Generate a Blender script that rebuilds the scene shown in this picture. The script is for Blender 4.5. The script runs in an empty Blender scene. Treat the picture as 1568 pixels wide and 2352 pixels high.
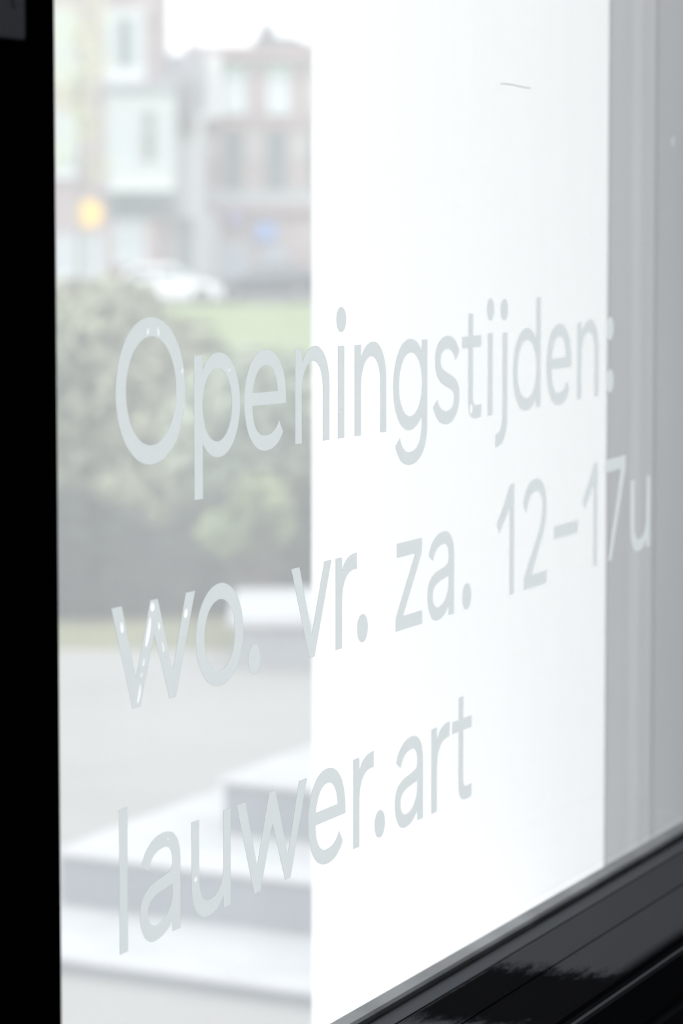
import bpy, bmesh, math, random
from mathutils import Vector, Matrix

# ------------------------------------------------------------------ camera
FPX = 7820.87                      # focal length in pixels of the 1568x2352 frame
ALPHA, PITCH, ROLL = 0.387499, 0.0863374, -0.00019856
CAMH, DIST = 1.55, 0.86            # camera height, distance from the glass (plane y = 0)
CAM = Vector((0.0, -DIST, CAMH))
FWD = Vector((math.cos(ALPHA)*math.cos(PITCH), math.sin(ALPHA)*math.cos(PITCH), -math.sin(PITCH)))
_R = Vector((math.sin(ALPHA), -math.cos(ALPHA), 0.0)); _U = _R.cross(FWD)
RGT = _R*math.cos(ROLL) + _U*math.sin(ROLL); UP = -_R*math.sin(ROLL) + _U*math.cos(ROLL)
FH = Vector((math.cos(ALPHA), math.sin(ALPHA), 0)); RH = _R.copy()
scene = bpy.context.scene
cd = bpy.data.cameras.new('camera'); cam = bpy.data.objects.new('camera', cd)
scene.collection.objects.link(cam); scene.camera = cam
M = Matrix((RGT, UP, -FWD)).transposed().to_4x4(); M.translation = CAM
cam.matrix_world = M
cd.sensor_fit = 'VERTICAL'; cd.sensor_height = 36; cd.sensor_width = 24
cd.lens = FPX/2352*36
cd.clip_start = 0.05; cd.clip_end = 1000
cd.dof.use_dof = True; cd.dof.focus_distance = 2.20; cd.dof.aperture_fstop = 9.4

# ------------------------------------------------------------------ world, exposure
w = bpy.data.worlds.new('world'); scene.world = w; w.use_nodes = True
wn = w.node_tree.nodes; bg = wn['Background']
bg.inputs[0].default_value = (0.965, 0.985, 1.0, 1); bg.inputs[1].default_value = 1.95   # bright overcast sky
sl = bpy.data.lights.new('veiled_sun', 'SUN'); sl.energy = 1.5; sl.angle = math.radians(70); sl.color = (1, .985, .96)
so = bpy.data.objects.new('veiled_sun', sl); scene.collection.objects.link(so)      # sun behind thin cloud, low over the street
so.rotation_euler = Vector((1.0, -.25, -.60)).to_track_quat('-Z', 'Y').to_euler()
vs = scene.view_settings
vs.view_transform = 'Standard'; vs.look = 'None'; vs.gamma = 1.0; vs.use_curve_mapping = False
vs.exposure = 0.0

C = scene.collection
random.seed(7)

# ------------------------------------------------------------------ materials
def mat(name, col, rough=.7, spec=.3, noise=0, nscale=8, metallic=0, island=0, col2=None, bump=0):
    m = bpy.data.materials.new(name); m.use_nodes = True
    nt = m.node_tree; b = nt.nodes['Principled BSDF']
    b.inputs['Roughness'].default_value = rough
    b.inputs['Specular IOR Level'].default_value = spec
    b.inputs['Metallic'].default_value = metallic
    c = (*col, 1)
    if noise or island or bump:
        tc = nt.nodes.new('ShaderNodeTexCoord'); nz = nt.nodes.new('ShaderNodeTexNoise')
        nz.inputs['Scale'].default_value = nscale; nz.inputs['Detail'].default_value = 5
        nt.links.new(tc.outputs['Object'], nz.inputs['Vector'])
        mx = nt.nodes.new('ShaderNodeMix'); mx.data_type = 'RGBA'
        a2 = col2 if col2 else tuple(min(1, v*(1+noise)) for v in col)
        a1 = col if col2 else tuple(v*(1-noise) for v in col)
        mx.inputs['A'].default_value = (*a1, 1); mx.inputs['B'].default_value = (*a2, 1)
        if island:
            g = nt.nodes.new('ShaderNodeNewGeometry')
            ad = nt.nodes.new('ShaderNodeMath'); ad.operation = 'MULTIPLY_ADD'
            nt.links.new(g.outputs['Random Per Island'], ad.inputs[0]); ad.inputs[1].default_value = .5
            mu = nt.nodes.new('ShaderNodeMapRange'); mu.inputs['From Min'].default_value = .35; mu.inputs['From Max'].default_value = .65
            mu.inputs['To Min'].default_value = 0; mu.inputs['To Max'].default_value = .5
            nt.links.new(nz.outputs['Fac'], mu.inputs['Value']); nt.links.new(mu.outputs['Result'], ad.inputs[2])
            nt.links.new(ad.outputs[0], mx.inputs['Factor'])
        else:
            mr = nt.nodes.new('ShaderNodeMapRange'); mr.inputs['From Min'].default_value = .3; mr.inputs['From Max'].default_value = .7
            nt.links.new(nz.outputs['Fac'], mr.inputs['Value']); nt.links.new(mr.outputs['Result'], mx.inputs['Factor'])
        nt.links.new(mx.outputs['Result'], b.inputs['Base Color'])
        if bump:
            bp = nt.nodes.new('ShaderNodeBump'); bp.inputs['Strength'].default_value = bump; bp.inputs['Distance'].default_value = .01
            nt.links.new(nz.outputs['Fac'], bp.inputs['Height']); nt.links.new(bp.outputs['Normal'], b.inputs['Normal'])
    else:
        b.inputs['Base Color'].default_value = c
    return m

def glass_mat():
    # window glass with an even film of dust and dried cleaning water on it, plus a clear reflection
    m = bpy.data.materials.new('dusty_window_glass'); m.use_nodes = True; nt = m.node_tree
    for n in list(nt.nodes): nt.nodes.remove(n)
    N = nt.nodes.new; L = nt.links.new
    out = N('ShaderNodeOutputMaterial'); tr = N('ShaderNodeBsdfTransparent'); tl = N('ShaderNodeBsdfTranslucent')
    m1 = N('ShaderNodeMixShader')
    tr.inputs[0].default_value = (.99, 1, .998, 1); tl.inputs[0].default_value = (.915, .94, .962, 1)
    tc = N('ShaderNodeTexCoord'); mp = N('ShaderNodeMapping'); mp.inputs['Scale'].default_value = (9, 9, 3)
    nz = N('ShaderNodeTexNoise'); nz.inputs['Scale'].default_value = 1; nz.inputs['Detail'].default_value = 6
    L(tc.outputs['Object'], mp.inputs['Vector']); L(mp.outputs['Vector'], nz.inputs['Vector'])
    mr = N('ShaderNodeMapRange'); mr.inputs['From Min'].default_value = .3; mr.inputs['From Max'].default_value = .7
    mr.inputs['To Min'].default_value = VEIL-.015; mr.inputs['To Max'].default_value = VEIL+.015
    L(nz.outputs['Fac'], mr.inputs['Value']); L(mr.outputs['Result'], m1.inputs['Fac'])
    L(tr.outputs[0], m1.inputs[1]); L(tl.outputs[0], m1.inputs[2])
    L(m1.outputs[0], out.inputs[0])
    return m
def clear_mat():
    m = bpy.data.materials.new('clear_glass_face'); m.use_nodes = True; nt = m.node_tree
    for n in list(nt.nodes): nt.nodes.remove(n)
    out = nt.nodes.new('ShaderNodeOutputMaterial'); tr = nt.nodes.new('ShaderNodeBsdfTransparent')
    tr.inputs[0].default_value = (.988, .99, .989, 1)
    gl = nt.nodes.new('ShaderNodeBsdfGlossy'); gl.inputs['Roughness'].default_value = 0.0
    lw = nt.nodes.new('ShaderNodeLayerWeight'); lw.inputs['Blend'].default_value = .5          # facing term, the same from both sides
    pw = nt.nodes.new('ShaderNodeMath'); pw.operation = 'POWER'; pw.inputs[1].default_value = 5
    ma = nt.nodes.new('ShaderNodeMath'); ma.operation = 'MULTIPLY_ADD'; ma.inputs[1].default_value = .7; ma.inputs[2].default_value = .04
    mx = nt.nodes.new('ShaderNodeMixShader'); L = nt.links.new
    L(lw.outputs['Facing'], pw.inputs[0]); L(pw.outputs[0], ma.inputs[0]); L(ma.outputs[0], mx.inputs['Fac'])
    L(tr.outputs[0], mx.inputs[1]); L(gl.outputs[0], mx.inputs[2]); L(mx.outputs[0], out.inputs[0])
    return m
def film_mat(name, col, through):
    m = bpy.data.materials.new(name); m.use_nodes = True; nt = m.node_tree
    for n in list(nt.nodes): nt.nodes.remove(n)
    N = nt.nodes.new; L = nt.links.new
    out = N('ShaderNodeOutputMaterial'); tr = N('ShaderNodeBsdfTransparent'); tl = N('ShaderNodeBsdfTranslucent')
    tl.inputs[0].default_value = (*col, 1); m1 = N('ShaderNodeMixShader'); m1.inputs['Fac'].default_value = 1-through
    L(tr.outputs[0], m1.inputs[1]); L(tl.outputs[0], m1.inputs[2]); L(m1.outputs[0], out.inputs[0])
    return m
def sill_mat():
    # black gloss paint; its grey reflection and edge highlight are mixed into the colour
    m = bpy.data.materials.new('black_gloss_painted_reflection'); m.use_nodes = True; nt = m.node_tree
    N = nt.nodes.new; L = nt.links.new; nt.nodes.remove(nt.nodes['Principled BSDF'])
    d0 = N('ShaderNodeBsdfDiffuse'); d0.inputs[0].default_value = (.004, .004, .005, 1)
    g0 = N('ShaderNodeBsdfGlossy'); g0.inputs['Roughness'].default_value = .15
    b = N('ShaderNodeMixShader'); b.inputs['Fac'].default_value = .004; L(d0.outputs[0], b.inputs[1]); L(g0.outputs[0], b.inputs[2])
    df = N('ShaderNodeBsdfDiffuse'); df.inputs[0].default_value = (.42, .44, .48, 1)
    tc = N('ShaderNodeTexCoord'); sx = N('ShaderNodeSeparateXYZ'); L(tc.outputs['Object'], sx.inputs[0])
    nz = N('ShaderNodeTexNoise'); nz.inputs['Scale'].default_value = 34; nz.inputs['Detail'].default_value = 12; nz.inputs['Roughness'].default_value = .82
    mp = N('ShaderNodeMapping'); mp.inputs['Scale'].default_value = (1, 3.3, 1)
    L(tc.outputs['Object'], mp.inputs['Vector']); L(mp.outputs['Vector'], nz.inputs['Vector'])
    # painted reflection skips the near stretch except behind the first groove, and the front
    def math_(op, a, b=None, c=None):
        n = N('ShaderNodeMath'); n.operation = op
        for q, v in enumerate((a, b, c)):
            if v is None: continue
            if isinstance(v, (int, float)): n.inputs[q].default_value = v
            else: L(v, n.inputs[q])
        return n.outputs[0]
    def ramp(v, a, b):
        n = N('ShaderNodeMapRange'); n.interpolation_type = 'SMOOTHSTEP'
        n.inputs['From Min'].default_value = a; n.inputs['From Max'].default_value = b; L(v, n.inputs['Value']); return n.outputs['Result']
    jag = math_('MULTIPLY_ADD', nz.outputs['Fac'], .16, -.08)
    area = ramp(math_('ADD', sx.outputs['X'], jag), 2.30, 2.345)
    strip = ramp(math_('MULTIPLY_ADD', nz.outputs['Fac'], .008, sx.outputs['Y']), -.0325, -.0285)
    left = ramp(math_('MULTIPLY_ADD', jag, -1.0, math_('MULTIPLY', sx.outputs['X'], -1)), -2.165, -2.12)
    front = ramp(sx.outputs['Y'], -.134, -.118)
    edge = math_('MULTIPLY', ramp(math_('MULTIPLY', sx.outputs['Y'], -1), .1420, .1440), .16)  # highlight along the front edge, put into the colour
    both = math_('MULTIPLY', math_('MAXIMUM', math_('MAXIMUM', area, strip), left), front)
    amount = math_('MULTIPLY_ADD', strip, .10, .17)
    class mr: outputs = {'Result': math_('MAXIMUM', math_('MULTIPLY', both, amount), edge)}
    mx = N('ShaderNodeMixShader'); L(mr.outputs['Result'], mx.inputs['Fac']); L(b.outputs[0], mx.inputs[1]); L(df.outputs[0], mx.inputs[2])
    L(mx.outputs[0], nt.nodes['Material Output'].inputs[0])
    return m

VEIL = .34
MG = glass_mat(); MC = clear_mat()
MFILM = film_mat('frosted_vinyl_film', (.72, .738, .745), .10)
MBUB = film_mat('lifted_vinyl_film', (.98, .98, .98), .12)
MBLACK = mat('black_frame_paint', (.003, .003, .004), .6, .02)
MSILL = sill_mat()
MBEAD = mat('grey_black_bead_paint', (.20, .21, .22), .35, .3, noise=1, nscale=9, col2=(.46, .485, .50))
MGREY = mat('grey_frame_paint', (.205, .203, .218), .55, .25, noise=.06, nscale=5)
MWHITE = mat('white_render', (.945, .95, .955), .9, .1, noise=.015, nscale=3)
MFAST = mat('satin_grey_metal', (.72, .74, .80), .5, .4)
MROOM = mat('room_wall_paint', (.30, .30, .31), .9, .1, noise=.1, nscale=2)
MFLOOR = mat('dark_floor_boards', (.035, .03, .027), .5, .2, noise=.25, nscale=6)
MTREAD = mat('pale_stone', (.47, .475, .50), .8, .2, noise=.10, nscale=4)
MRISER = mat('pale_stone_shaded', (.185, .198, .225), .8, .2, noise=.12, nscale=4)  # tread stone again, with the shade of the step fronts put into its colour
MPLINTH = mat('grey_plinth_stone', (.30, .31, .34), .8, .2, noise=.1, nscale=3)
MPAVE = mat('pale_paving', (.32, .315, .307), .9, .1, noise=.07, nscale=1.2)
MVERGE = mat('worn_verge_grass', (.19, .195, .12), .95, .05, noise=.3, nscale=1.5)
MLAWN = mat('lawn_grass', (.265, .32, .175), .95, .05, noise=.14, nscale=.5)
MASPH = mat('asphalt', (.16, .16, .17), .9, .1, noise=.1, nscale=2)
MBARK = mat('bark', (.10, .085, .07), .9, .1, noise=.3, nscale=9)

# ------------------------------------------------------------------ helpers
def ray(x, y): return FWD + RGT*((x-784)/FPX) - UP*((y-1176)/FPX)
def on_glass(x, y):                 # where a sight line meets the window plane
    v = ray(x, y); t = DIST/v.y; return Vector((v.x*t, 0, CAMH+v.z*t))
def at_height(x, y, z):
    v = ray(x, y); return CAM + v*((z-CAMH)/v.z)
def at_depth(x, y, d):
    v = ray(x, y); return CAM + v*(d/v.dot(FH))

def link(name, me, m, parent=None, loc=None):
    o = bpy.data.objects.new(name, me); C.objects.link(o)
    for q in (m if isinstance(m, (list, tuple)) else [m]):
        if q: me.materials.append(q)
    if parent: o.parent = parent
    if loc is not None: o.location = loc
    return o
def obj(name, bm, m, parent=None, loc=None, smooth=False):
    bmesh.ops.recalc_face_normals(bm, faces=bm.faces)
    me = bpy.data.meshes.new(name); bm.to_mesh(me); bm.free()
    if smooth:
        for p in me.polygons: p.use_smooth = True
    return link(name, me, m, parent, loc)
def tag(o, label=None, cat=None, group=None, kind=None):
    if label: o['label'] = label
    if cat: o['category'] = cat
    if group: o['group'] = group
    if kind: o['kind'] = kind
    return o
def empty(name, loc=(0, 0, 0), rz=0):
    o = bpy.data.objects.new(name, None); C.objects.link(o); o.location = loc; o.rotation_euler = (0, 0, rz)
    o.empty_display_size = .1
    return o
def bx(bm, x0, x1, y0, y1, z0, z1, bev=0):
    r = bmesh.ops.create_cube(bm, size=1)
    for v in r['verts']:
        v.co = Vector(((x0+x1)/2 + v.co.x*(x1-x0), (y0+y1)/2 + v.co.y*(y1-y0), (z0+z1)/2 + v.co.z*(z1-z0)))
    if bev:
        es = list({e for v in r['verts'] for e in v.link_edges})
        bmesh.ops.bevel(bm, geom=es, offset=bev, segments=2, affect='EDGES', profile=.5)
def box(name, x0, x1, y0, y1, z0, z1, m, parent=None, bev=0):
    bm = bmesh.new(); bx(bm, x0, x1, y0, y1, z0, z1, bev); return obj(name, bm, m, parent)
def prism(bm, pts, ax0, ax1, axis='x'):
    """polygon pts (a,b) extruded along an axis: x -> (y,z), y -> (x,z), z -> (x,y)"""
    def P(a, b, t): return {'x': (t, a, b), 'y': (a, t, b), 'z': (a, b, t)}[axis]
    v0 = [bm.verts.new(P(a, b, ax0)) for a, b in pts]; v1 = [bm.verts.new(P(a, b, ax1)) for a, b in pts]
    n = len(pts)
    bm.faces.new(v0); bm.faces.new(list(reversed(v1)))
    for i in range(n): bm.faces.new((v0[i], v1[i], v1[(i+1) % n], v0[(i+1) % n]))
def tube(bm, p0, p1, r0, r1=None, n=10):
    r1 = r0 if r1 is None else r1
    p0, p1 = Vector(p0), Vector(p1); d = (p1-p0).normalized()
    a = d.orthogonal().normalized(); b = d.cross(a)
    c0 = [bm.verts.new(p0 + (a*math.cos(t)+b*math.sin(t))*r0) for t in [2*math.pi*i/n for i in range(n)]]
    c1 = [bm.verts.new(p1 + (a*math.cos(t)+b*math.sin(t))*r1) for t in [2*math.pi*i/n for i in range(n)]]
    bm.faces.new(c0); bm.faces.new(list(reversed(c1)))
    for i in range(n): bm.faces.new((c0[i], c0[(i+1) % n], c1[(i+1) % n], c1[i]))

# ------------------------------------------------------------------ the setting: room, window wall
GROUND = CAMH-1.955                 # pavement outside, below the room's floor
ZB = CAMH-.541                      # bottom of the glass
ZT = 2.75
XL, XR = 1.575, 3.0                 # clear opening
def wall(name, parts, m):
    bm = bmesh.new()
    for p in parts: bx(bm, *p)
    return tag(obj(name, bm, m), kind='structure')
wall('wall_front', [(-2.2, XL-.20, -.10, .10, GROUND-.3, 3.3), (XR+.06, 5.2, -.10, .10, GROUND-.3, 3.3),
                    (XL-.20, XR+.06, -.10, .10, GROUND-.3, ZB-.075), (XL-.20, XR+.06, -.10, .10, ZT+.10, 3.3)], MROOM)
wall('wall_left', [(-2.4, -2.2, -5, .10, -.15, 3.3)], MROOM)
wall('wall_right', [(5.0, 5.2, -5, -.10, -.15, 3.3)], MROOM)
wall('wall_back', [(-2.4, 5.2, -5.2, -5, -.15, 3.3)], MROOM)
ce = wall('ceiling', [(-2.4, 5.2, -5.2, .10, 3.3, 3.45)], MROOM)
# added lamp, unseen behind the camera, to brighten the window fastener
bm = bmesh.new(); tube(bm, (1.2, -3.2, 2.62), (1.2, -3.2, 3.3), .004, n=8); tube(bm, (1.2, -3.2, 2.60), (1.2, -3.2, 2.70), .03, n=12); tube(bm, (1.2, -3.2, 3.27), (1.2, -3.2, 3.3), .05, n=16)
obj('added_lamp_cord', bm, MBLACK, ce)
bm = bmesh.new(); bmesh.ops.create_uvsphere(bm, u_segments=24, v_segments=14, radius=.06); bmesh.ops.translate(bm, verts=bm.verts, vec=(1.2, -3.2, 2.55))
gm = bpy.data.materials.new('added_lamp_globe'); gm.use_nodes = True; gb = gm.node_tree.nodes['Principled BSDF']
gb.inputs['Emission Color'].default_value = (.9, .93, 1, 1); gb.inputs['Emission Strength'].default_value = 70
obj('added_lamp_globe', bm, gm, ce, smooth=True)
fl = tag(empty('floor'), kind='structure')
bm = bmesh.new(); bx(bm, -2.2, 5.0, -5, -.10, -.15, -.02); obj('subfloor', bm, MFLOOR, fl)
bm = bmesh.new(); bx(bm, -2.195, 4.995, -.076, .076, -.02, 0, .003); pl = bm
me = bpy.data.meshes.new('floor_board'); bmesh.ops.recalc_face_normals(pl, faces=pl.faces); pl.to_mesh(me); pl.free(); me.materials.append(MFLOOR)
for k in range(31):
    o = bpy.data.objects.new('floor_board', me); C.objects.link(o); o.parent = fl; o.location = (0, -4.9+.157*k, 0)
# outer face of the facade, white render
wall('wall_outer_face', [(-6, XL-.20, .10, .13, GROUND-.1, 3.45), (XR+.06, 9, .10, .13, GROUND-.1, 3.45),
                   (XL-.20, XR+.06, .10, .13, GROUND-.1, ZB-.09), (XL-.20, XR+.06, .10, .13, ZT+.10, 3.45)], MWHITE)
# white wing wall of the porch, square to the facade, in two shallow planes
bm = bmesh.new()
prism(bm, [(XR, .10), (XR, .3955), (XR+.55, .3955), (XR+.55, .10)], GROUND-.05, 3.45, 'z')
tag(obj('wall_porch', bm, MWHITE), 'white rendered porch wall standing square outside the window', kind='structure')

# window
win = tag(empty('window_1', (0, 0, 0)), 'tall fixed window in a black frame', kind='structure')
bm = bmesh.new(); bx(bm, XL-.03, XR+.008, -.002, .002, ZB-.012, ZT+.01)
pane = obj('pane', bm, [MC, MG], win)
for p in pane.data.polygons:
    if p.normal.y > .9: p.material_index = 1
bm = bmesh.new(); bx(bm, XL-.20, XL, -.06, -.004, ZB-.075, ZT+.1, .004); bx(bm, XL-.20, XL-.03, -.004, .04, ZB-.075, ZT+.1)
obj('stile', bm, MBLACK, win)
bm = bmesh.new(); bx(bm, XR, XR+.06, -.06, -.004, ZB-.005, ZT+.1, .003)
obj('stile', bm, MBLACK, win)
bm = bmesh.new()
prism(bm, [(XR+.002, .003), (XR-.006, .050), (XR-.0085, .053), (XR-.0085, .0555), (XR-.007, .058), (XR-.007, .066), (XR, .077), (XR, .098), (XR+.06, .098), (XR+.06, .003)], ZB-.06, ZT+.1, 'z')
tag(obj('outer_stile', bm, MGREY, win), 'grey moulded outside of the frame')
bm = bmesh.new(); bx(bm, XL, XR, -.06, -.004, ZT, ZT+.1, .004); bx(bm, XL, XR, .004, .09, ZT, ZT+.1)
obj('top_rail', bm, MBLACK, win)
# bottom: glazing bead, window board with two grooves, outside weathering sill
bm = bmesh.new()
prism(bm, [(-.0025, ZB+.001), (-.0125, ZB-.0005), (-.015, ZB-.002), (-.015, ZB-.0068), (-.0025, ZB-.0068)], XL, XR, 'x')
tag(obj('glazing_bead', bm, MBEAD, win), 'grey worn bead along the foot of the glass')
zt = ZB-.006
bm = bmesh.new()
def groove(y, wd=.0016, dp=.003): return [(y+wd/2, zt), (y+wd/2, zt-dp), (y-wd/2, zt-dp), (y-wd/2, zt)]
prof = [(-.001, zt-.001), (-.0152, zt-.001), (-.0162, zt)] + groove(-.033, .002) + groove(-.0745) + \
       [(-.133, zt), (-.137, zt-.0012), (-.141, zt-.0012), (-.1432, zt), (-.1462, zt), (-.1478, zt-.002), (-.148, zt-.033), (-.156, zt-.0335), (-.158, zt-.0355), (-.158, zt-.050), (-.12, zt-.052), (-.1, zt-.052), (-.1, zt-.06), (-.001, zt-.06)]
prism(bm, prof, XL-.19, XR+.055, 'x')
tag(obj('window_board', bm, MSILL, win), 'black gloss board with two grooves')
bm = bmesh.new(); prism(bm, [(.003, ZB-.014), (.10, ZB-.075), (.145, ZB-.10), (.145, ZB-.13), (.003, ZB-.075)], XL-.1, XR, 'x')
obj('outer_sill', bm, MGREY, win)

# marks on the glass: a fine scratch and a dried drop
bm = bmesh.new(); a_, b_ = on_glass(1143, 193), on_glass(1211, 201)
pts = [a_.lerp(b_, t/6) + Vector((0, -.0023, .0006*math.sin(t*.9))) for t in range(7)]
for p0, p1 in zip(pts, pts[1:]): tube(bm, p0, p1, .00022, n=6)
tag(obj('scratch', bm, mat('scratch_grey', (.45, .45, .46), .6, .2), win), 'fine dark scratch high on the glass')
bm = bmesh.new(); c_ = on_glass(1540, 325); tube(bm, c_+Vector((0, -.0021, 0)), c_+Vector((0, -.0024, 0)), .0042, n=18)
tag(obj('dried_drop', bm, film_mat('dried_water', (.8, .82, .85), .86), win), 'pale round water mark near the right edge of the glass')

# fastener on the left stile
p = CAM + ray(40, 98)*(.80/ray(40, 98).y)
f = tag(empty('window_fastener', (p.x-.02, -.06, p.z)), 'grey metal fastener in shade on the black stile left of the glass', 'fastener')
def loc_box(name, x0, x1, y0, y1, z0, z1, m, par, bev=0): return box(name, x0, x1, y0, y1, z0, z1, m, par, bev)
loc_box('back_plate', -.03, .018, -.006, 0, .001, .16, MFAST, f, .0015)
loc_box('lever', -.022, -.004, -.028, -.014, .05, .19, MFAST, f, .004)
bm = bmesh.new(); tube(bm, (-.012, -.006, .10), (-.012, -.016, .10), .009, n=16); obj('pivot', bm, MFAST, f)
for z in (.02, .14):
    bm = bmesh.new(); tube(bm, (.006, -.0058, z), (.006, -.0075, z), .004, n=12); obj('screw', bm, MFAST, f)

# ------------------------------------------------------------------ lettering
XH = 0.0614209
BASE = ([0.01881909, -0.00371916, -0.1474865], [0.01631651, 0.00061928, -0.28852144], [0.0, -0.00181547, -0.42877537])
def glyph_loops(cmds):
    loops = []; cur = None; pt = None; K = .562
    def bez(a, b, c, d, n=14):
        for i in range(1, n+1):
            t = i/n; s = 1-t
            cur.append((s*s*s*a[0]+3*s*s*t*b[0]+3*s*t*t*c[0]+t*t*t*d[0], s*s*s*a[1]+3*s*s*t*b[1]+3*s*t*t*c[1]+t*t*t*d[1]))
    for c in cmds:
        k = c[0]
        if k == 'M': cur = [(c[1], c[2])]; loops.append(cur); pt = cur[0]
        elif k == 'L':
            for i in range(1, len(c), 2): cur.append((c[i], c[i+1]))
            pt = cur[-1]
        elif k == 'H':
            q = (c[1], c[2]); bez(pt, (pt[0]+(q[0]-pt[0])*K, pt[1]), (q[0], q[1]+(pt[1]-q[1])*K), q); pt = q
        elif k == 'V':
            q = (c[1], c[2]); bez(pt, (pt[0], pt[1]+(q[1]-pt[1])*K), (q[0]+(pt[0]-q[0])*K, q[1]), q); pt = q
        elif k == 'C':
            q = (c[5], c[6]); bez(pt, (c[1], c[2]), (c[3], c[4]), q); pt = q
    for l in loops:
        if abs(l[0][0]-l[-1][0])+abs(l[0][1]-l[-1][1]) < 1e-5: l.pop()
    return loops
def dot(cx, cy, r):
    k = [('M', cx, cy+r), ('H', cx+r, cy), ('V', cx, cy-r), ('H', cx-r, cy), ('V', cx, cy+r)]
    return k
def ring(x0, x1, y0, y1, cx=None):
    cx = (x0+x1)/2 if cx is None else cx; cy = (y0+y1)/2
    return [('M', cx, y1), ('H', x1, cy), ('V', cx, y0), ('H', x0, cy), ('V', cx, y1)]
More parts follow.
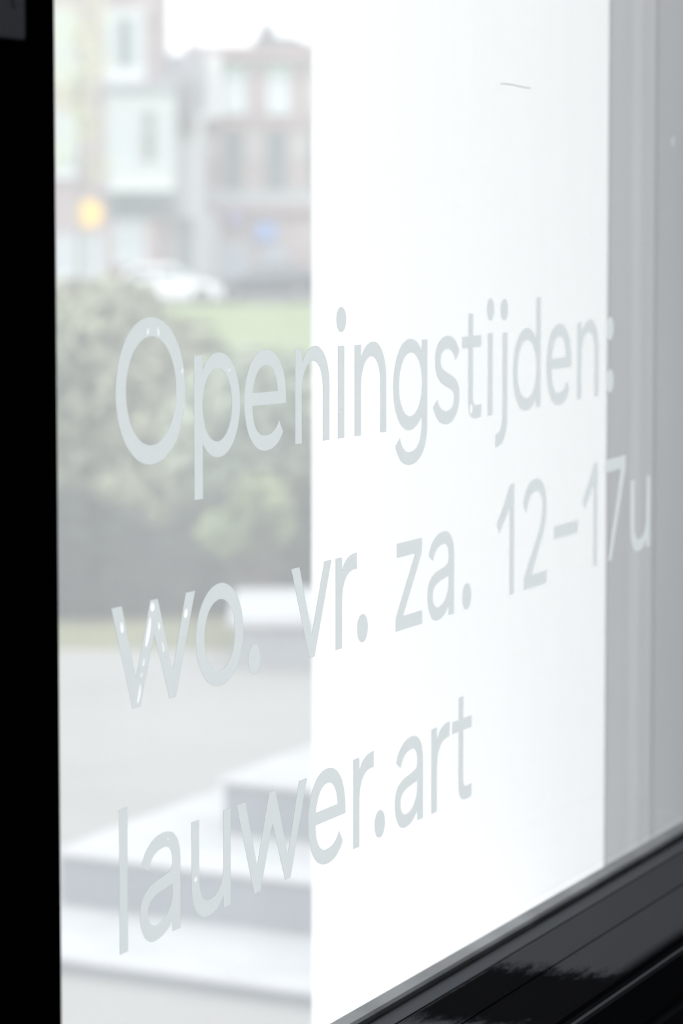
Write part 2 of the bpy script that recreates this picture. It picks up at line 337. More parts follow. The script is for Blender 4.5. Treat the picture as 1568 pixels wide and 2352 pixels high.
GL = {
 'O': ring(0, 1.55, -.028, 1.385) + ring(.222, 1.334, .157, 1.198),
 'o': ring(0, 1.155, -.02, 1.022) + ring(.201, .947, .14, .859),
 'p': [('M', 0, .992), ('L', .205, .992, .205, .845), ('C', .30, .96, .44, 1.016, .60, 1.016), ('H', 1.117, .50), ('V', .59, -.034), ('C', .44, -.034, .30, .02, .205, .115), ('L', .205, -.427, 0, -.427)] + ring(.203, .914, .128, .857),
 'e': [('M', 1.081, .446), ('L', .209, .446), ('C', .215, .24, .34, .133, .525, .133), ('C', .70, .133, .82, .18, .893, .277), ('L', .999, .152), ('C', .90, .03, .74, -.027, .54, -.027), ('C', .21, -.027, 0, .19, 0, .497), ('C', 0, .81, .23, 1.018, .55, 1.018), ('C', .88, 1.018, 1.081, .80, 1.081, .50)]
      + [('M', .218, .58), ('C', .25, .75, .385, .858, .545, .858), ('C', .73, .858, .84, .75, .855, .58)],
 'n': [('M', 0, 0), ('L', 0, 1, .18, 1, .186, .855), ('C', .27, .965, .40, 1.022, .55, 1.022), ('H', .943, .59), ('L', .943, 0, .763, 0, .763, .57), ('V', .49, .864), ('H', .178, .53), ('L', .178, 0)],
 'i': [('M', 0, 0), ('L', 0, 1, .177, 1, .177, 0)] + dot(.094, 1.288, .135),
 'j': [('M', .425, .986), ('L', .425, -.06), ('C', .425, -.29, .25, -.405, .002, -.405), ('L', 0, -.251), ('C', .17, -.245, .254, -.16, .254, -.03), ('L', .254, .986)] + dot(.31, 1.27, .132),
 'g': [('M', .902, .998), ('L', 1.078, .998, 1.078, .03), ('C', 1.078, -.26, .85, -.422, .52, -.422), ('C', .30, -.422, .14, -.33, .067, -.184), ('L', .202, -.093), ('C', .26, -.21, .37, -.275, .53, -.275), ('C', .76, -.275, .902, -.16, .902, .03), ('L', .902, .13), ('C', .80, .03, .66, -.022, .50, -.022), ('H', 0, .487), ('V', .52, 1.021), ('C', .68, 1.021, .81, .96, .902, .865)] + ring(.173, .914, .135, .865),
 'd': [('M', .90, 1.386), ('L', 1.07, 1.386, 1.07, 0, .90, 0, .90, .13), ('C', .80, .03, .66, -.022, .50, -.022), ('H', 0, .487), ('V', .52, 1.012), ('C', .68, 1.012, .81, .95, .90, .855)] + ring(.158, .914, .133, .862),
 's': [('M', .875, .811), ('C', .80, .95, .65, 1.018, .475, 1.018), ('C', .23, 1.018, .063, .90, .063, .745), ('C', .063, .56, .20, .495, .356, .443), ('C', .54, .385, .709, .385, .709, .29), ('C', .709, .19, .60, .133, .458, .133), ('C', .31, .133, .20, .18, .139, .281), ('L', 0, .201), ('C', .08, .06, .24, -.021, .44, -.021), ('C', .70, -.021, .879, .11, .879, .305), ('C', .879, .48, .74, .515, .515, .572), ('C', .33, .62, .239, .65, .239, .735), ('C', .239, .81, .33, .863, .457, .863), ('C', .59, .863, .68, .815, .743, .721)],
 't': [('M', .218, 1.256), ('L', .375, 1.256, .375, .988, .665, .988, .665, .848, .375, .848, .375, .27), ('C', .375, .185, .42, .15, .50, .15), ('C', .56, .15, .61, .152, .668, .158), ('L', .668, .01), ('C', .60, -.006, .53, -.008, .46, -.008), ('C', .30, -.008, .218, .07, .218, .22), ('L', .218, .848, 0, .848, 0, .988, .218, .988)],
 'w': [('M', 0, 1), ('L', .225, 1, .527, .285, .85, 1, 1.02, 1, 1.348, .258, 1.66, 1, 1.88, 1, 1.42, 0, 1.275, 0, .935, .665, .612, 0, .45, 0)],
 'v': [('M', 0, 1), ('L', .223, 1, .557, .246, .912, 1, 1.108, 1, .633, 0, .49, 0)],
 'r': [('M', 0, 0), ('L', 0, 1, .176, 1, .186, .85), ('C', .26, .965, .41, 1.016, .61, 1.012), ('L', .61, .834), ('C', .33, .85, .177, .75, .177, .48), ('L', .177, 0)],
 'z': [('M', .033, 1), ('L', .833, 1, .833, .838, .226, .155, .841, .155, .841, 0, 0, 0, .008, .16, .618, .84, .033, .84)],
 'a': [('M', .041, .766), ('C', .11, .92, .31, 1.01, .54, 1.01), ('C', .77, 1.01, .905, .90, .905, .68), ('L', .905, 0, .722, 0, .722, .125), ('C', .64, .03, .47, -.02, .31, -.02), ('H', 0, .295), ('C', 0, .47, .15, .53, .337, .56), ('C', .50, .585, .722, .585, .722, .67), ('L', .722, .70), ('C', .722, .81, .65, .865, .54, .865), ('C', .36, .865, .24, .81, .182, .693)]
      + [('M', .722, .469), ('C', .60, .455, .45, .445, .382, .43), ('C', .25, .405, .175, .36, .175, .285), ('C', .175, .19, .25, .131, .36, .131), ('C', .56, .131, .722, .25, .722, .40)],
 '1': [('M', .495, 1.378), ('L', .646, 1.378, .646, 0, .484, 0, .484, 1.09), ('C', .36, 1.0, .22, .90, .108, .805), ('L', 0, .927), ('C', .18, 1.06, .35, 1.21, .495, 1.378)],
 '2': [('M', 0, 1.076), ('C', .05, 1.26, .24, 1.374, .48, 1.374), ('C', .74, 1.374, .90, 1.22, .90, .98), ('C', .90, .84, .86, .76, .796, .684), ('L', .326, .16, .912, .16, .912, 0, .035, 0, .04, .152, .613, .694), ('C', .70, .80, .746, .88, .746, .987), ('C', .746, 1.13, .64, 1.216, .478, 1.216), ('C', .31, 1.216, .18, 1.13, .113, .97)],
 'dash': [('M', 0, .69), ('L', .967, .69, .967, .527, 0, .527)],
 '7': [('M', 0, 1.378), ('L', .950, 1.378, .943, 1.21, .315, 0, .155, 0, .72, 1.208, 0, 1.208)],
 'u': [('M', 0, 1), ('L', .183, 1, .183, .42), ('C', .183, .24, .28, .15, .42, .15), ('C', .62, .15, .77, .25, .77, .45), ('L', .77, 1, .95, 1, .95, 0, .77, 0, .77, .13), ('C', .68, .03, .54, -.015, .40, -.015), ('C', .15, -.015, 0, .12, 0, .40)],
 'l': [('M', 0, 0), ('L', 0, 1.39, .178, 1.39, .178, 0)],
 'dot': dot(.16, .155, .157),
 'colon': dot(.158, .165, .157),
 'colon_top': dot(.152, .868, .157),
}
LINES = [
 (0, [('O', 28.635, 1), ('p', 30.386, 1), ('e', 31.606, 1), ('n', 32.93, 1), ('i', 34.120, 1), ('n', 34.603, 1), ('g', 35.766, 1), ('s', 37.039, 1), ('t', 38.012, 1), ('i', 38.92, .93), ('j', 39.199, 1), ('d', 39.841, .98), ('e', 41.13, .915), ('n', 42.37, .965), ('colon', 43.618, 1), ('colon_top', 43.618, 1)]),
 (1, [('w', 28.515, 1), ('o', 30.41, 1), ('dot', 31.69, 1), ('v', 32.819, 1), ('r', 34.052, 1), ('dot', 34.675, 1), ('z', 35.849, 1), ('a', 36.866, .98), ('dot', 38.04, .97), ('1', 39.255, 1), ('2', 40.25, 1), ('dash', 41.459, 1), ('1', 42.626, .98), ('7', 43.59, .97), ('u', 44.74, .97)]),
 (2, [('l', 28.657, 1), ('a', 29.10, 1.02), ('u', 30.283, 1), ('w', 31.385, .985), ('e', 33.27, .98), ('r', 34.562, 1), ('dot', 35.201, 1), ('a', 35.83, .99), ('r', 37.01, .99), ('t', 37.712, 1)]),
]
# blisters where the film has lifted off the glass: (line, letter): (u, v, half width, half height, tilt) in x-heights
BLIST = {(1, 0): [(.222, .80, .032, .058, -.35), (.800, .70, .040, .15, .36), (.895, .935, .050, .045, .3), (.690, .42, .022, .04, .3), (.640, .31, .018, .03, .3), (.590, .13, .026, .10, .36),
                  (1.035, .74, .022, .045, -.38), (1.125, .52, .016, .06, -.38), (1.655, .80, .040, .05, .4)],
         (0, 0): [(.70, 1.255, .022, .04, .2), (.93, 1.245, .018, .05, -.35), (1.47, .86, .018, .035, 0)], (0, 1): [(.84, .84, .018, .022, 0)],
         (0, 8): [(.31, .12, .035, .06, 0)], (2, 1): [(.62, .94, .015, .022, 0)], (2, 2): [(.09, .42, .028, .03, 0)], (0, 4): [(.085, .30, .012, .015, 0)]}
def letter_mesh(loops):
    cu = bpy.data.curves.new('letter', 'CURVE'); cu.dimensions = '2D'; cu.fill_mode = 'BOTH'; cu.extrude = .00007
    for l in loops:
        s = cu.splines.new('POLY'); s.points.add(len(l)-1)
        for q, (x, y) in zip(s.points, l): q.co = (x, y, 0, 1)
        s.use_cyclic_u = True
    o = bpy.data.objects.new('tmp', cu); C.objects.link(o)
    me = bpy.data.meshes.new_from_object(o.evaluated_get(bpy.context.evaluated_depsgraph_get()))
    bpy.data.objects.remove(o); bpy.data.curves.remove(cu)
    me.transform(Matrix.Rotation(math.pi/2, 4, 'X'))
    return me
LAB = ['large frosted vinyl word for opening hours, top line of lettering on the glass',
       'frosted vinyl day names and hours 12-17u, middle line of lettering on the glass',
       'frosted vinyl web address, lowest line of lettering on the glass']
for ln, items in LINES:
    c2, c1, c0 = BASE[ln]
    bl = lambda X: CAMH + c2*(X-2.2)**2 + c1*(X-2.2) + c0
    x0 = items[0][1]*XH
    root = tag(empty('window_lettering', (x0, -.0022, bl(x0))), LAB[ln], 'lettering')
    for k, (g, u, sc) in enumerate(items):
        loops = [[((u+sc*a)*XH-x0, bl((u+sc*a)*XH)-bl(x0)+b*XH) for a, b in l] for l in glyph_loops(GL[g])]
        bls = BLIST.get((ln, k), []); rims = []
        for (a, b, ra, rb, tl) in bls:
            E_ = []
            for q in range(18):
                t = 2*math.pi*q/18; ex, ey = ra*math.cos(t), rb*math.sin(t)
                E_.append((ex*math.cos(tl)+ey*math.sin(tl), ey*math.cos(tl)-ex*math.sin(tl)))
            rims.append([((u+sc*(a+p_[0]))*XH-x0, bl((u+sc*a)*XH)-bl(x0)+(b+p_[1])*XH) for p_ in E_])
        me = letter_mesh(loops+rims)
        o = link('full_stop' if g == 'dot' else 'dash' if g == 'dash' else 'colon_dot' if g[:5] == 'colon' else 'letter', me, MFILM, root)
        for rim in rims:                       # shallow dome over the gap
            bm = bmesh.new(); cx = sum(p_[0] for p_ in rim)/18; cz = sum(p_[1] for p_ in rim)/18; rings = []
            for sc_, dy in ((1, 0), (.8, -.0004), (.45, -.0007)):
                rings.append([bm.verts.new((cx+(p_[0]-cx)*sc_, dy, cz+(p_[1]-cz)*sc_)) for p_ in rim])
            for A_, B_ in zip(rings, rings[1:]):
                for q in range(18): bm.faces.new((A_[q], A_[(q+1) % 18], B_[(q+1) % 18], B_[q]))
            bm.faces.new(rings[-1])
            obj('blister', bm, MBUB, o, smooth=True)
# ------------------------------------------------------------------ outside: ground
def slab_poly(name, pts, z, th, m, parent=None, kind=None):
    bm = bmesh.new(); prism(bm, pts, z-th, z, 'z'); o = obj(name, bm, m, parent)
    if kind: o['kind'] = kind
    return o
def hp(d, s): v = CAM + FH*d + RH*s; return (v.x, v.y)
def strip(name, d0, z0, d1, z1, half, m):
    bm = bmesh.new(); vs_ = []
    for dd, zz in ((0, 0), (0, -.3)):
        for d, z in ((d0, z0), (d1, z1)):
            for s in (-half, half): a = hp(d, s); vs_.append(bm.verts.new((a[0], a[1], z+zz)))
    a = vs_
    for q in ((0, 1, 3, 2), (4, 6, 7, 5), (0, 4, 5, 1), (2, 3, 7, 6), (0, 2, 6, 4), (1, 5, 7, 3)): bm.faces.new([a[i] for i in q])
    return tag(obj(name, bm, m), kind='structure')
slab_poly('pavement', [(-25, .13), (30, .13), hp(15.35, 30), hp(15.35, -30)], GROUND, .25, MPAVE, kind='structure')
ZR = CAMH-3.32
strip('verge', 15.35, GROUND, 18.5, GROUND-.038, 80, MVERGE)
strip('lawn', 18.5, GROUND-.038, 131, ZR, 80, MLAWN)
strip('road', 131, ZR, 139, ZR-.02, 80, MASPH)
strip('sidewalk', 139, ZR, 175, ZR, 80, MPAVE)

# ------------------------------------------------------------------ stone stoop beside the entrance
st = tag(empty('stone_stoop', (8.2, 2.6, GROUND)), 'pale stone stoop of three steps on the paving outside the window', 'steps')
def step(xf, yend, z, zlow, over=.014):
    """front nosing runs from the facade to perp yend, a little skewed"""
    k = .154; y0, y1 = .14, yend-DIST
    fx = lambda y: xf + k*(y-3.1)
    o = Vector(st.location)
    P = lambda pts: [(x-o.x, y-o.y) for x, y in pts]
    stp = empty('step'); stp.parent = st
    bm = bmesh.new(); prism(bm, P([(fx(y0), y0), (11.5, y0), (11.5, y1), (fx(y1), y1)]), z-.016-o.z, z-o.z, 'z')
    es = [e for e in bm.edges if abs(e.verts[0].co.z-e.verts[1].co.z) < 1e-6 and max(e.verts[0].co.z, e.verts[1].co.z) > z-o.z-.001]
    bmesh.ops.bevel(bm, geom=es, offset=.005, segments=2, affect='EDGES', profile=.5)
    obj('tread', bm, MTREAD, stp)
    if True:
        bm = bmesh.new(); prism(bm, P([(fx(y0)+over, y0), (11.45, y0), (11.45, y1-over), (fx(y1)+over, y1-over)]), zlow-o.z, z-.016-o.z, 'z')
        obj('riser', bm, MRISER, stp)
step(7.77, 4.32, CAMH-1.905, GROUND)
step(8.30, 4.27, CAMH-1.75, CAMH-1.905)
step(8.75, 3.95, CAMH-1.59, CAMH-1.75)

# low stone plinth further out
pf = at_height(545, 1535, GROUND); pr_ = pf + RH*1.5
bz = CAMH-1.955; plh = .23
pb = tag(empty('stone_plinth', (pf.x, pf.y, GROUND), ALPHA-math.pi/2), 'low block with pale stone top between the paving and the hedge', 'plinth')
box('base', 0, 1.6, 0, 1.1, 0, plh-.05, MPLINTH, pb)
box('capstone', -.04, 1.64, -.04, 1.14, plh-.05, plh, MTREAD, pb, .01)

# ------------------------------------------------------------------ planting
def leaf_mat(name, a, b, sc=1.5):
    m = mat(name, a, .7, .15, island=1, nscale=sc, col2=b)
    return m
def foliage_mesh(blobs, n, size, seed, fill=.55):
    rnd = random.Random(seed); V = []; Fc = []
    tot = sum(b[3]*b[4]*b[5] for b in blobs)
    for (cx, cy, cz, rx, ry, rz) in blobs:
        for _ in range(int(n*rx*ry*rz/tot)):
            while True:
                p = Vector((rnd.uniform(-1, 1), rnd.uniform(-1, 1), rnd.uniform(-1, 1)))
                if fill < p.length < 1: break
            c = Vector((cx+p.x*rx, cy+p.y*ry, cz+p.z*rz))
            nrm = (p + Vector((rnd.gauss(0, .6), rnd.gauss(0, .6), rnd.gauss(0, .6)+.4))).normalized()
            t = nrm.orthogonal().normalized(); t.rotate(Matrix.Rotation(rnd.uniform(0, 6.28), 3, nrm)); s = nrm.cross(t)
            L = size*rnd.uniform(.7, 1.4); W = L*.42; i = len(V)
            V += [c-t*L, c+s*W+nrm*L*.1, c+t*L, c-s*W+nrm*L*.1]; Fc.append((i, i+1, i+2, i+3))
    me = bpy.data.meshes.new('foliage'); me.from_pydata([tuple(v) for v in V], [], Fc); return me
def leaves(me, m, par): link('foliage', me, m, par)['kind'] = 'stuff'
def shrub(name, x, ybase, z0, d, blobs_px, n, size, m, label, cat='shrub', seed=1, depth=.6, fill=.5, core=None):
    """blobs_px: (px_x, px_y, px_rx, px_ry) at horizontal distance d"""
    b = at_depth(x, 900, d); root = empty(name, (b.x, b.y, z0), ALPHA-math.pi/2)
    inv = Matrix.Rotation(-(ALPHA-math.pi/2), 3, 'Z'); px = d/FPX; bl = []
    for (bx_, by_, rx, ry) in blobs_px:
        q = inv @ (at_depth(bx_, by_, d) - Vector((b.x, b.y, z0)))
        bl.append((q.x, q.y+random.uniform(-.15, .15), q.z, rx*px, depth, ry*px))
    leaves(foliage_mesh(bl, n, size, seed, fill), m, root)
    bm = bmesh.new()
    for k, (cx, cy, cz, rx, ry, rz) in enumerate(bl):
        tube(bm, (cx*.25, 0, -.1), (cx, cy, cz), .035, .012, 7)
        for j in range(3):
            tube(bm, (cx*.7, cy*.7, cz*.6), (cx+rx*random.uniform(-.6, .6), cy+ry*random.uniform(-.6, .6), cz+rz*random.uniform(0, .6)), .014, .005, 5)
    obj('stem', bm, MBARK, root)
    tag(root, label, cat)
    return root
LM_PALE = leaf_mat('pale_shrub_leaf', (.10, .125, .09), (.55, .56, .40), 1.3)
LM_MID = leaf_mat('mid_shrub_leaf', (.13, .17, .13), (.52, .56, .43), 1.8)
LM_BRIGHT = leaf_mat('bright_shrub_leaf', (.10, .14, .085), (.42, .47, .25), 2.5)
LM_DARK = leaf_mat('shaded_hedge_leaf', (.022, .03, .028), (.07, .085, .07), 2.0)  # leaf colour darkened for the shade at the foot of the shrubs
LM_TREE = leaf_mat('tree_leaf', (.52, .55, .30), (.74, .75, .52), .6)
shrub('variegated_shrub', 260, 0, GROUND, 19.7,
      [(200, 860, 200, 235), (300, 900, 190, 210), (110, 900, 180, 260), (380, 960, 170, 190), (250, 1090, 230, 170), (80, 1130, 160, 170), (330, 1120, 150, 120), (275, 715, 110, 90), (420, 810, 110, 90)], 9000, .05, LM_PALE,
      'tall pale variegated shrub on the left beside the black frame', seed=3)
shrub('rounded_shrub', 600, 0, GROUND, 18.1,
      [(560, 950, 150, 160), (660, 990, 150, 190), (790, 980, 150, 190), (480, 1010, 120, 140), (560, 1080, 110, 90)], 6500, .05, LM_MID,
      'lower rounded grey green shrub right of the tall pale shrub, below the lawn', seed=5, depth=.42)
shrub('bright_shrub', 585, 0, GROUND, 16.1,
      [(600, 1145, 62, 62), (520, 1215, 62, 50), (560, 1240, 60, 45), (635, 1195, 40, 60)], 2200, .04, LM_BRIGHT,
      'small fresh green shrub in front of the shaded foot of the hedge', seed=8, depth=.2)
shrub('shaded_hedge', 400, 0, GROUND, 16.95,
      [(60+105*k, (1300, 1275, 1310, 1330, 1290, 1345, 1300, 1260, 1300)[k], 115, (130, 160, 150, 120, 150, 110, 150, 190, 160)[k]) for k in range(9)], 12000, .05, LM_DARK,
      'dark shaded foot of the hedge along the far edge of the paving', 'hedge', seed=9, depth=.28, fill=.3)
# young street tree
tb = at_depth(178, 600, 60); tz = GROUND + (ZR-GROUND)*(60-15.35)/(131-15.35)
tr_ = tag(empty('street_tree', (tb.x, tb.y, tz), ALPHA-math.pi/2), 'slim young tree with thin yellow green leaves before the bay fronted house', 'tree')
px = 60/FPX; rr = random.Random(4)
H = lambda y: CAMH + at_depth(178, y, 60).z-CAMH - tz
bl = [((x-178)*px, rr.uniform(-.5, .5), H(y), rx*px, .6, ry*px) for x, y, rx, ry in
      ((150, 60, 50, 70), (210, 140, 55, 70), (140, 170, 50, 60), (200, 280, 45, 60), (140, 340, 40, 55), (215, 30, 45, 60), (120, -60, 70, 70), (225, 380, 40, 40), (170, 230, 55, 60))]
leaves(foliage_mesh(bl, 900, .06, 21, .0), LM_TREE, tr_)
bm = bmesh.new(); tube(bm, (0, 0, -.2), (.05, 0, H(330)), .045, .03); tube(bm, (.05, 0, H(330)), (0, 0, H(-60)), .03, .01)
for b_ in bl: tube(bm, (.03, 0, b_[2]-.35), (b_[0], b_[1], b_[2]), .02, .008, 6)
obj('trunk', bm, mat('pale_young_bark', (.24, .23, .21), .9, .1, noise=.2, nscale=9), tr_)

# ------------------------------------------------------------------ yellow street sign
sd = 100
sp = at_depth(205, 490, sd); sz = GROUND + (ZR-GROUND)*(sd-15.35)/(131-15.35)
sg = tag(empty('street_sign', (sp.x, sp.y, sz), ALPHA-math.pi/2), 'round yellow sign on a thin post left of the white bay', 'sign')
zc = sp.z-sz
bm = bmesh.new(); tube(bm, (0, -.03, zc), (0, -.07, zc), .40, n=32)
obj('sign_disc', bm, mat('sign_yellow', (.95, .62, .20), .5, .3), sg)
bm = bmesh.new(); tube(bm, (0, -.026, zc), (0, -.03, zc), .42, n=32); obj('rim', bm, MGREY, sg)
bm = bmesh.new(); tube(bm, (0, 0, -.2), (0, 0, zc+.35), .035, n=12); obj('post', bm, MGREY, sg)

# ------------------------------------------------------------------ cars
MTYRE = mat('tyre_rubber', (.02, .02, .02), .8, .1); MHUB = mat('wheel_metal', (.5, .5, .52), .3, .5, metallic=.8)
MCGL = mat('car_glass', (.10, .12, .14), .1, .6); MLAMP = mat('lamp_lens', (.8, .82, .85), .15, .5)
def car(x, d, z, paint, label, flip=1, ln=4.2, h=1.46, rz=0):
    b = at_depth(x, 600, d); r = tag(empty('car', (b.x, b.y, z), ALPHA-math.pi/2+rz), label, 'car', None)
    L2, wd = ln/2, .86; f = flip
    bm = bmesh.new()
    arch = lambda cx: [(cx+.36*math.cos(t), .30+.36*math.sin(t)) for t in [math.pi*i/8 for i in range(9)]]
    a1 = [(f*q[0], q[1]) for q in arch(1.30)]; a2 = [(f*q[0], q[1]) for q in arch(-1.28)]
    up = [(-L2, .35), (-L2-.02, .62), (-L2+.08, .86), (-L2+.35, .93), (.75, .92), (1.65, .80), (L2-.08, .66), (L2, .42), (L2-.05, .25)]
    prism(bm, [(f*q[0], q[1]) for q in up] + [(f*1.68, .25)] + a1 + [(f*.92, .22), (f*-.90, .22)] + a2 + [(f*-1.66, .25), (f*-L2, .25)], -wd, wd, 'y')
    obj('body', bm, paint, r)
    bm = bmesh.new()
    g0 = [(-L2+.12, .92), (.98, .91), (.30, h-.06), (-.15, h), (-1.25, h-.05), (-L2+.30, 1.15)]
    v0 = []; n = len(g0)
    for sgn in (-1, 1): v0.append([bm.verts.new((f*q[0], sgn*(wd-.02-(q[1]-.9)*.32), q[1])) for q in g0])
    bm.faces.new(v0[0]); bm.faces.new(list(reversed(v0[1])))
    for i in range(n): bm.faces.new((v0[0][i], v0[1][i], v0[1][(i+1) % n], v0[0][(i+1) % n]))
    cab = obj('cabin', bm, paint, r)
    for sgn in (-1, 1):
        for q in ([(-1.70, .97), (-.55, .97), (-.55, h-.13), (-1.35, h-.15)], [(-.45, .97), (.80, .96), (.25, h-.14), (-.45, h-.13)]):
            bm = bmesh.new()
            A = [bm.verts.new((f*a, sgn*(wd-.012-(b_-.9)*.32), b_)) for a, b_ in q]; B = [bm.verts.new((f*a, sgn*(wd-.05-(b_-.9)*.32), b_)) for a, b_ in q]
            bm.faces.new(A); bm.faces.new(list(reversed(B)))
            for i in range(4): bm.faces.new((A[i], B[i], B[(i+1) % 4], A[(i+1) % 4]))
            obj('side_window', bm, MCGL, r)
    for (xa, za, xb, zb, nm) in ((.93, .96, .36, h-.11, 'windscreen'), (-L2+.14, .98, -L2+.30, 1.13, 'rear_window')):
        bm = bmesh.new(); o_ = .012 if xa > 0 else -.012
        A = [bm.verts.new((f*(q+o_), s*(.68 if k < 2 else .58), zz+.012)) for k, (q, zz, s) in enumerate(((xa, za, -1), (xa, za, 1), (xb, zb, 1), (xb, zb, -1)))]
        B = [bm.verts.new((v.co.x-f*o_*3, v.co.y, v.co.z-.03)) for v in A]
        bm.faces.new(A); bm.faces.new(list(reversed(B)))
        for i in range(4): bm.faces.new((A[i], B[i], B[(i+1) % 4], A[(i+1) % 4]))
        obj(nm, bm, MCGL, r)
    for cx in (1.30, -1.28):
        for sgn in (-1, 1):
            bm = bmesh.new(); tube(bm, (f*cx, sgn*(wd-.20), .31), (f*cx, sgn*(wd-.01), .31), .31, n=20); wh = obj('wheel', bm, MTYRE, r)
            bm = bmesh.new(); tube(bm, (f*cx, sgn*(wd-.03), .31), (f*cx, sgn*(wd+.003), .31), .19, n=16); obj('hubcap', bm, MHUB, wh)
    for sgn in (-1, 1):
        bm = bmesh.new(); xs = sorted((f*(L2-.22), f*(L2-.02))); bx(bm, xs[0], xs[1], sgn*.62-.14, sgn*.62+.14, .52, .66, .03); obj('headlight', bm, MLAMP, r)
    return r
car(388, 133.5, ZR, mat('white_car_paint', (.88, .89, .92), .25, .5), 'white hatchback parked at the street edge beyond the lawn', 1)
car(612, 135.5, ZR, mat('dark_car_paint', (.05, .055, .075), .25, .5), 'dark blue grey car parked right of the white hatchback', -1)

# ------------------------------------------------------------------ houses across the park, distance haze put into their pale colours
MBRICK = mat('mauve_brick', (.42, .355, .37), .9, .1, noise=.15, nscale=1.2)
MBRICK2 = mat('red_brown_brick', (.50, .43, .43), .9, .1, noise=.14, nscale=1.0)
MPALE = mat('pale_painted_render', (.50, .525, .53), .85, .1, noise=.06, nscale=1)
MPALE2 = mat('pale_pink_render', (.52, .49, .485), .85, .1, noise=.06, nscale=1)
MWPAINT = mat('white_joinery', (.64, .66, .67), .6, .2)
MHWIN = mat('house_window_glass', (.22, .255, .255), .15, .5)
MHWIN_L = mat('curtained_window_glass', (.50, .55, .58), .3, .4)
MSLATE = mat('roof_slate', (.36, .37, .395), .8, .2, noise=.15, nscale=2)
MDARKR = mat('dark_roof_tile', (.29, .28, .295), .8, .2, noise=.15, nscale=2)
MSHADE = mat('grey_green_and_bay_shadow', (.27, .30, .305), .7, .2)
MBLUE = mat('blue_shop_sign', (.28, .42, .75), .5, .3)
MSHOP = mat('shop_window_blue', (.47, .51, .57), .2, .4)
MGREEN = mat('pale_green_awning', (.42, .60, .52), .8, .1)
MBAND = mat('pink_brick_band', (.47, .39, .395), .9, .1)
class House:
    def __init__(s, x, d, label):
        b = at_depth(x, 600, d); s.d, s.b = d, b
        s.o = tag(empty('house', (b.x, b.y, ZR), ALPHA-math.pi/2), label, 'house', None); s.x = x
    def X(s, px): return (ray(px, 600).dot(RH)/ray(px, 600).dot(FH) - ray(s.x, 600).dot(RH)/ray(s.x, 600).dot(FH))*s.d
    def Z(s, py): v = ray(s.x, py); return CAMH + v.z/v.dot(FH)*s.d - ZR
    def bx(s, name, x0, x1, y0, y1, f, b, m, parent=None, bev=0):
        """a block over photo columns x0..x1 and rows y0..y1, from f to b metres behind the facade plane"""
        return box(name, s.X(x0), s.X(x1), f, b, max(0, s.Z(y1)), s.Z(y0), m, parent or s.o, bev)
    def window(s, x0, x1, y0, y1, pm=None, fm=None, f=-.06, arch=False, bars=1, fw=4, mx=True):
        fm = fm or MWPAINT; pm = pm or MHWIN
        X0, X1, Z0, Z1 = s.X(x0), s.X(x1), max(0, s.Z(y1)), s.Z(y0); t = abs(s.X(x0+fw)-s.X(x0))
        bm = bmesh.new()
        bx(bm, X0, X0+t, f, f+.12, Z0, Z1); bx(bm, X1-t, X1, f, f+.12, Z0, Z1)
        bx(bm, X0+t, X1-t, f, f+.12, Z0, Z0+t); bx(bm, X0+t, X1-t, f, f+.12, Z1-t, Z1)
        if mx: bx(bm, X0+t, X1-t, f+.01, f+.10, Z0+(Z1-Z0)*.68-t*.35, Z0+(Z1-Z0)*.68+t*.35)
        for k in range(bars):
            xc = X0+(X1-X0)*(k+1)/(bars+1); bx(bm, xc-t*.3, xc+t*.3, f+.012, f+.09, Z0+t, Z1-t)
        bx(bm, X0-t*.6, X1+t*.6, f-.10, f+.1, Z0-t*.7, Z0)
        w_ = obj('window', bm, fm, s.o)
        box('pane', X0+t*.5, X1-t*.5, f+.05, f+.07, Z0+t*.5, Z1-t*.5, pm, w_)
        if arch:
            bm = bmesh.new(); xc, rx = (X0+X1)/2, (X1-X0)/2
            prism(bm, [(xc+rx*math.cos(a), Z1-.02+rx*.75*math.sin(a)) for a in [math.pi*i/10 for i in range(11)]], f-.02, f+.1, 'y')
            obj('arch', bm, pm, w_)
        return w_

# left house: brick, with a white framed upper window and a pale two storey bay
A = House(250, 141, 'tall brick house with a pale projecting bay, left of the gap in the roofs')
A.bx('wall', 0, 364, -140, 690, 0, 9, MBRICK)
A.bx('side_wall', 364, 452, 240, 690, 1.2, 9, MWPAINT)
bm = bmesh.new(); X0, X1 = A.X(364), A.X(455)
prism(bm, [(1.0, A.Z(240)), (9, A.Z(240)), (9, A.Z(110)), (5, A.Z(110))], X0, X1, 'x'); obj('lean_to_roof', bm, MSLATE, A.o)
A.bx('gable_edge', 408, 446, 178, 300, .7, 3, MDARKR)
A.bx('surround', 243, 338, 20, 192, -.14, -.001, MPALE)
A.window(250, 332, 30, 178, MHWIN_L, f=-.26, bars=0, fw=8)
A.bx('casement', 276, 304, 46, 152, -.30, -.27, MHWIN)
A.bx('window_apron', 247, 336, 156, 190, -.34, -.29, MWPAINT)
A.bx('bay_roof', 240, 412, 190, 215, -1.25, 0, MSLATE, bev=.1)
A.bx('bay', 247, 408, 215, 442, -1.1, -.002, MPALE)
A.bx('bay_apron', 262, 402, 388, 440, -1.2, -1.1, MWPAINT)
A.window(326, 368, 252, 382, f=-1.2, bars=0, fw=6)
A.window(262, 316, 258, 384, MHWIN_L, f=-1.2, bars=0, fw=6)
A.window(374, 400, 258, 384, MHWIN_L, f=-1.2, bars=0, fw=5)
A.bx('bay_soffit', 252, 404, 442, 462, -.95, -.002, MSHADE)
A.window(118, 186, 255, 405, MHWIN_L, f=-.08, bars=1, fw=8)
A.window(118, 186, 20, 190, MHWIN_L, f=-.08, bars=1, fw=8)
A.window(262, 334, 500, 605, MHWIN_L, f=-.08, bars=1, fw=5)
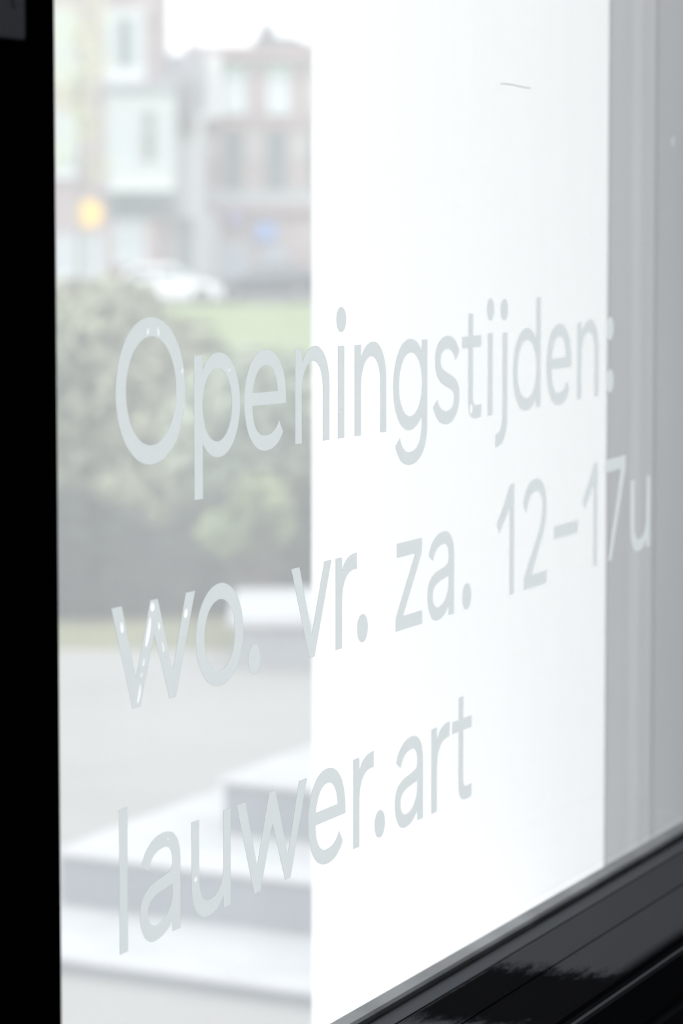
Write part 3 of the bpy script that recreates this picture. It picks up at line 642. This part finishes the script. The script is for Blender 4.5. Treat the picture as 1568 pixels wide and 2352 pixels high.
A.bx('shop_fascia', 250, 408, 466, 498, -.30, -.001, MSHADE)  # dark strip that paints the shadow below the bay
A.bx('brick_pier', 340, 364, 500, 690, -.10, -.001, MBAND)
A.bx('pale_pier', 368, 400, 490, 690, .9, 1.19, MPALE2)
A.bx('doorway', 402, 444, 500, 690, 1.0, 1.19, MSHADE)
A.window(120, 240, 540, 640, MHWIN_L, f=-.08, bars=2, fw=5)

# right house: lower, red brown brick with white upper windows, arched dark ones below and shops
B = House(580, 151, 'lower red brown brick row house with arched windows and a roof dormer')
B.bx('wall', 440, 1050, 140, 690, 0, 10, MBRICK2)
B.bx('cornice', 436, 1054, 108, 140, -.35, 10, MBAND, bev=.05)
bm = bmesh.new(); prism(bm, [(.3, B.Z(110)), (9.7, B.Z(110)), (7, B.Z(96)), (2.5, B.Z(96))], B.X(440), B.X(1050), 'x'); obj('roof', bm, MSLATE, B.o)
bm = bmesh.new(); prism(bm, [(B.X(a), B.Z(b)) for a, b in ((582, 112), (582, 86), (596, 82), (600, 58), (614, 42), (628, 58), (632, 80), (652, 86), (668, 80), (690, 92), (720, 100), (720, 112))], -.2, 1.2, 'y')
obj('dormer_gable', bm, MDARKR, B.o)
B.bx('chimney', 422, 438, 92, 160, 2, 3, MDARKR)
B.bx('white_bay', 444, 510, 126, 274, -.9, -.001, MWHITE)
B.bx('upper_panel', 506, 1000, 142, 160, -.12, -.001, MPALE2)
for x0, x1 in ((514, 568), (612, 668), (716, 772), (820, 876), (924, 980)):
    B.window(x0, x1, 168, 262, mat('white_blind_glass', (.80, .84, .87), .4, .3), f=-.1, bars=1, fw=5)
    B.bx('awning', x0+2, x1-2, 154, 168, -.28, -.1, MGREEN)
B.bx('string_course', 440, 1050, 276, 296, -.15, -.001, MBAND)
for x0, x1 in ((516, 556), (614, 656), (714, 756), (816, 858), (918, 960)):
    B.window(x0, x1, 318, 428, f=-.1, bars=0, fw=3, arch=True, mx=True, fm=MSHADE)
for x0, x1 in ((452, 512), (560, 610), (660, 710), (762, 812)):
    B.bx('pale_panel', x0, x1, 300, 372, -.09, -.001, MPALE2)
B.bx('pale_band', 440, 1050, 434, 468, -.18, -.001, MPALE)
B.bx('shop_fascia', 440, 1050, 468, 490, -.3, -.001, MBAND)
B.bx('pale_column', 450, 503, 490, 640, -.3, -.001, MWPAINT)
B.bx('shop_sign', 588, 634, 512, 552, -.5, -.32, MBLUE)
B.bx('shop_sign', 528, 552, 488, 516, -.5, -.32, mat('violet_shop_sign', (.40, .42, .66), .5, .3))
B.window(508, 575, 555, 650, MSHOP, f=-.12, bars=1, fw=4)
B.window(596, 660, 560, 650, MSHOP, f=-.12, bars=1, fw=4)
B.bx('brick_pier', 664, 712, 560, 690, -.12, -.001, MBRICK2)
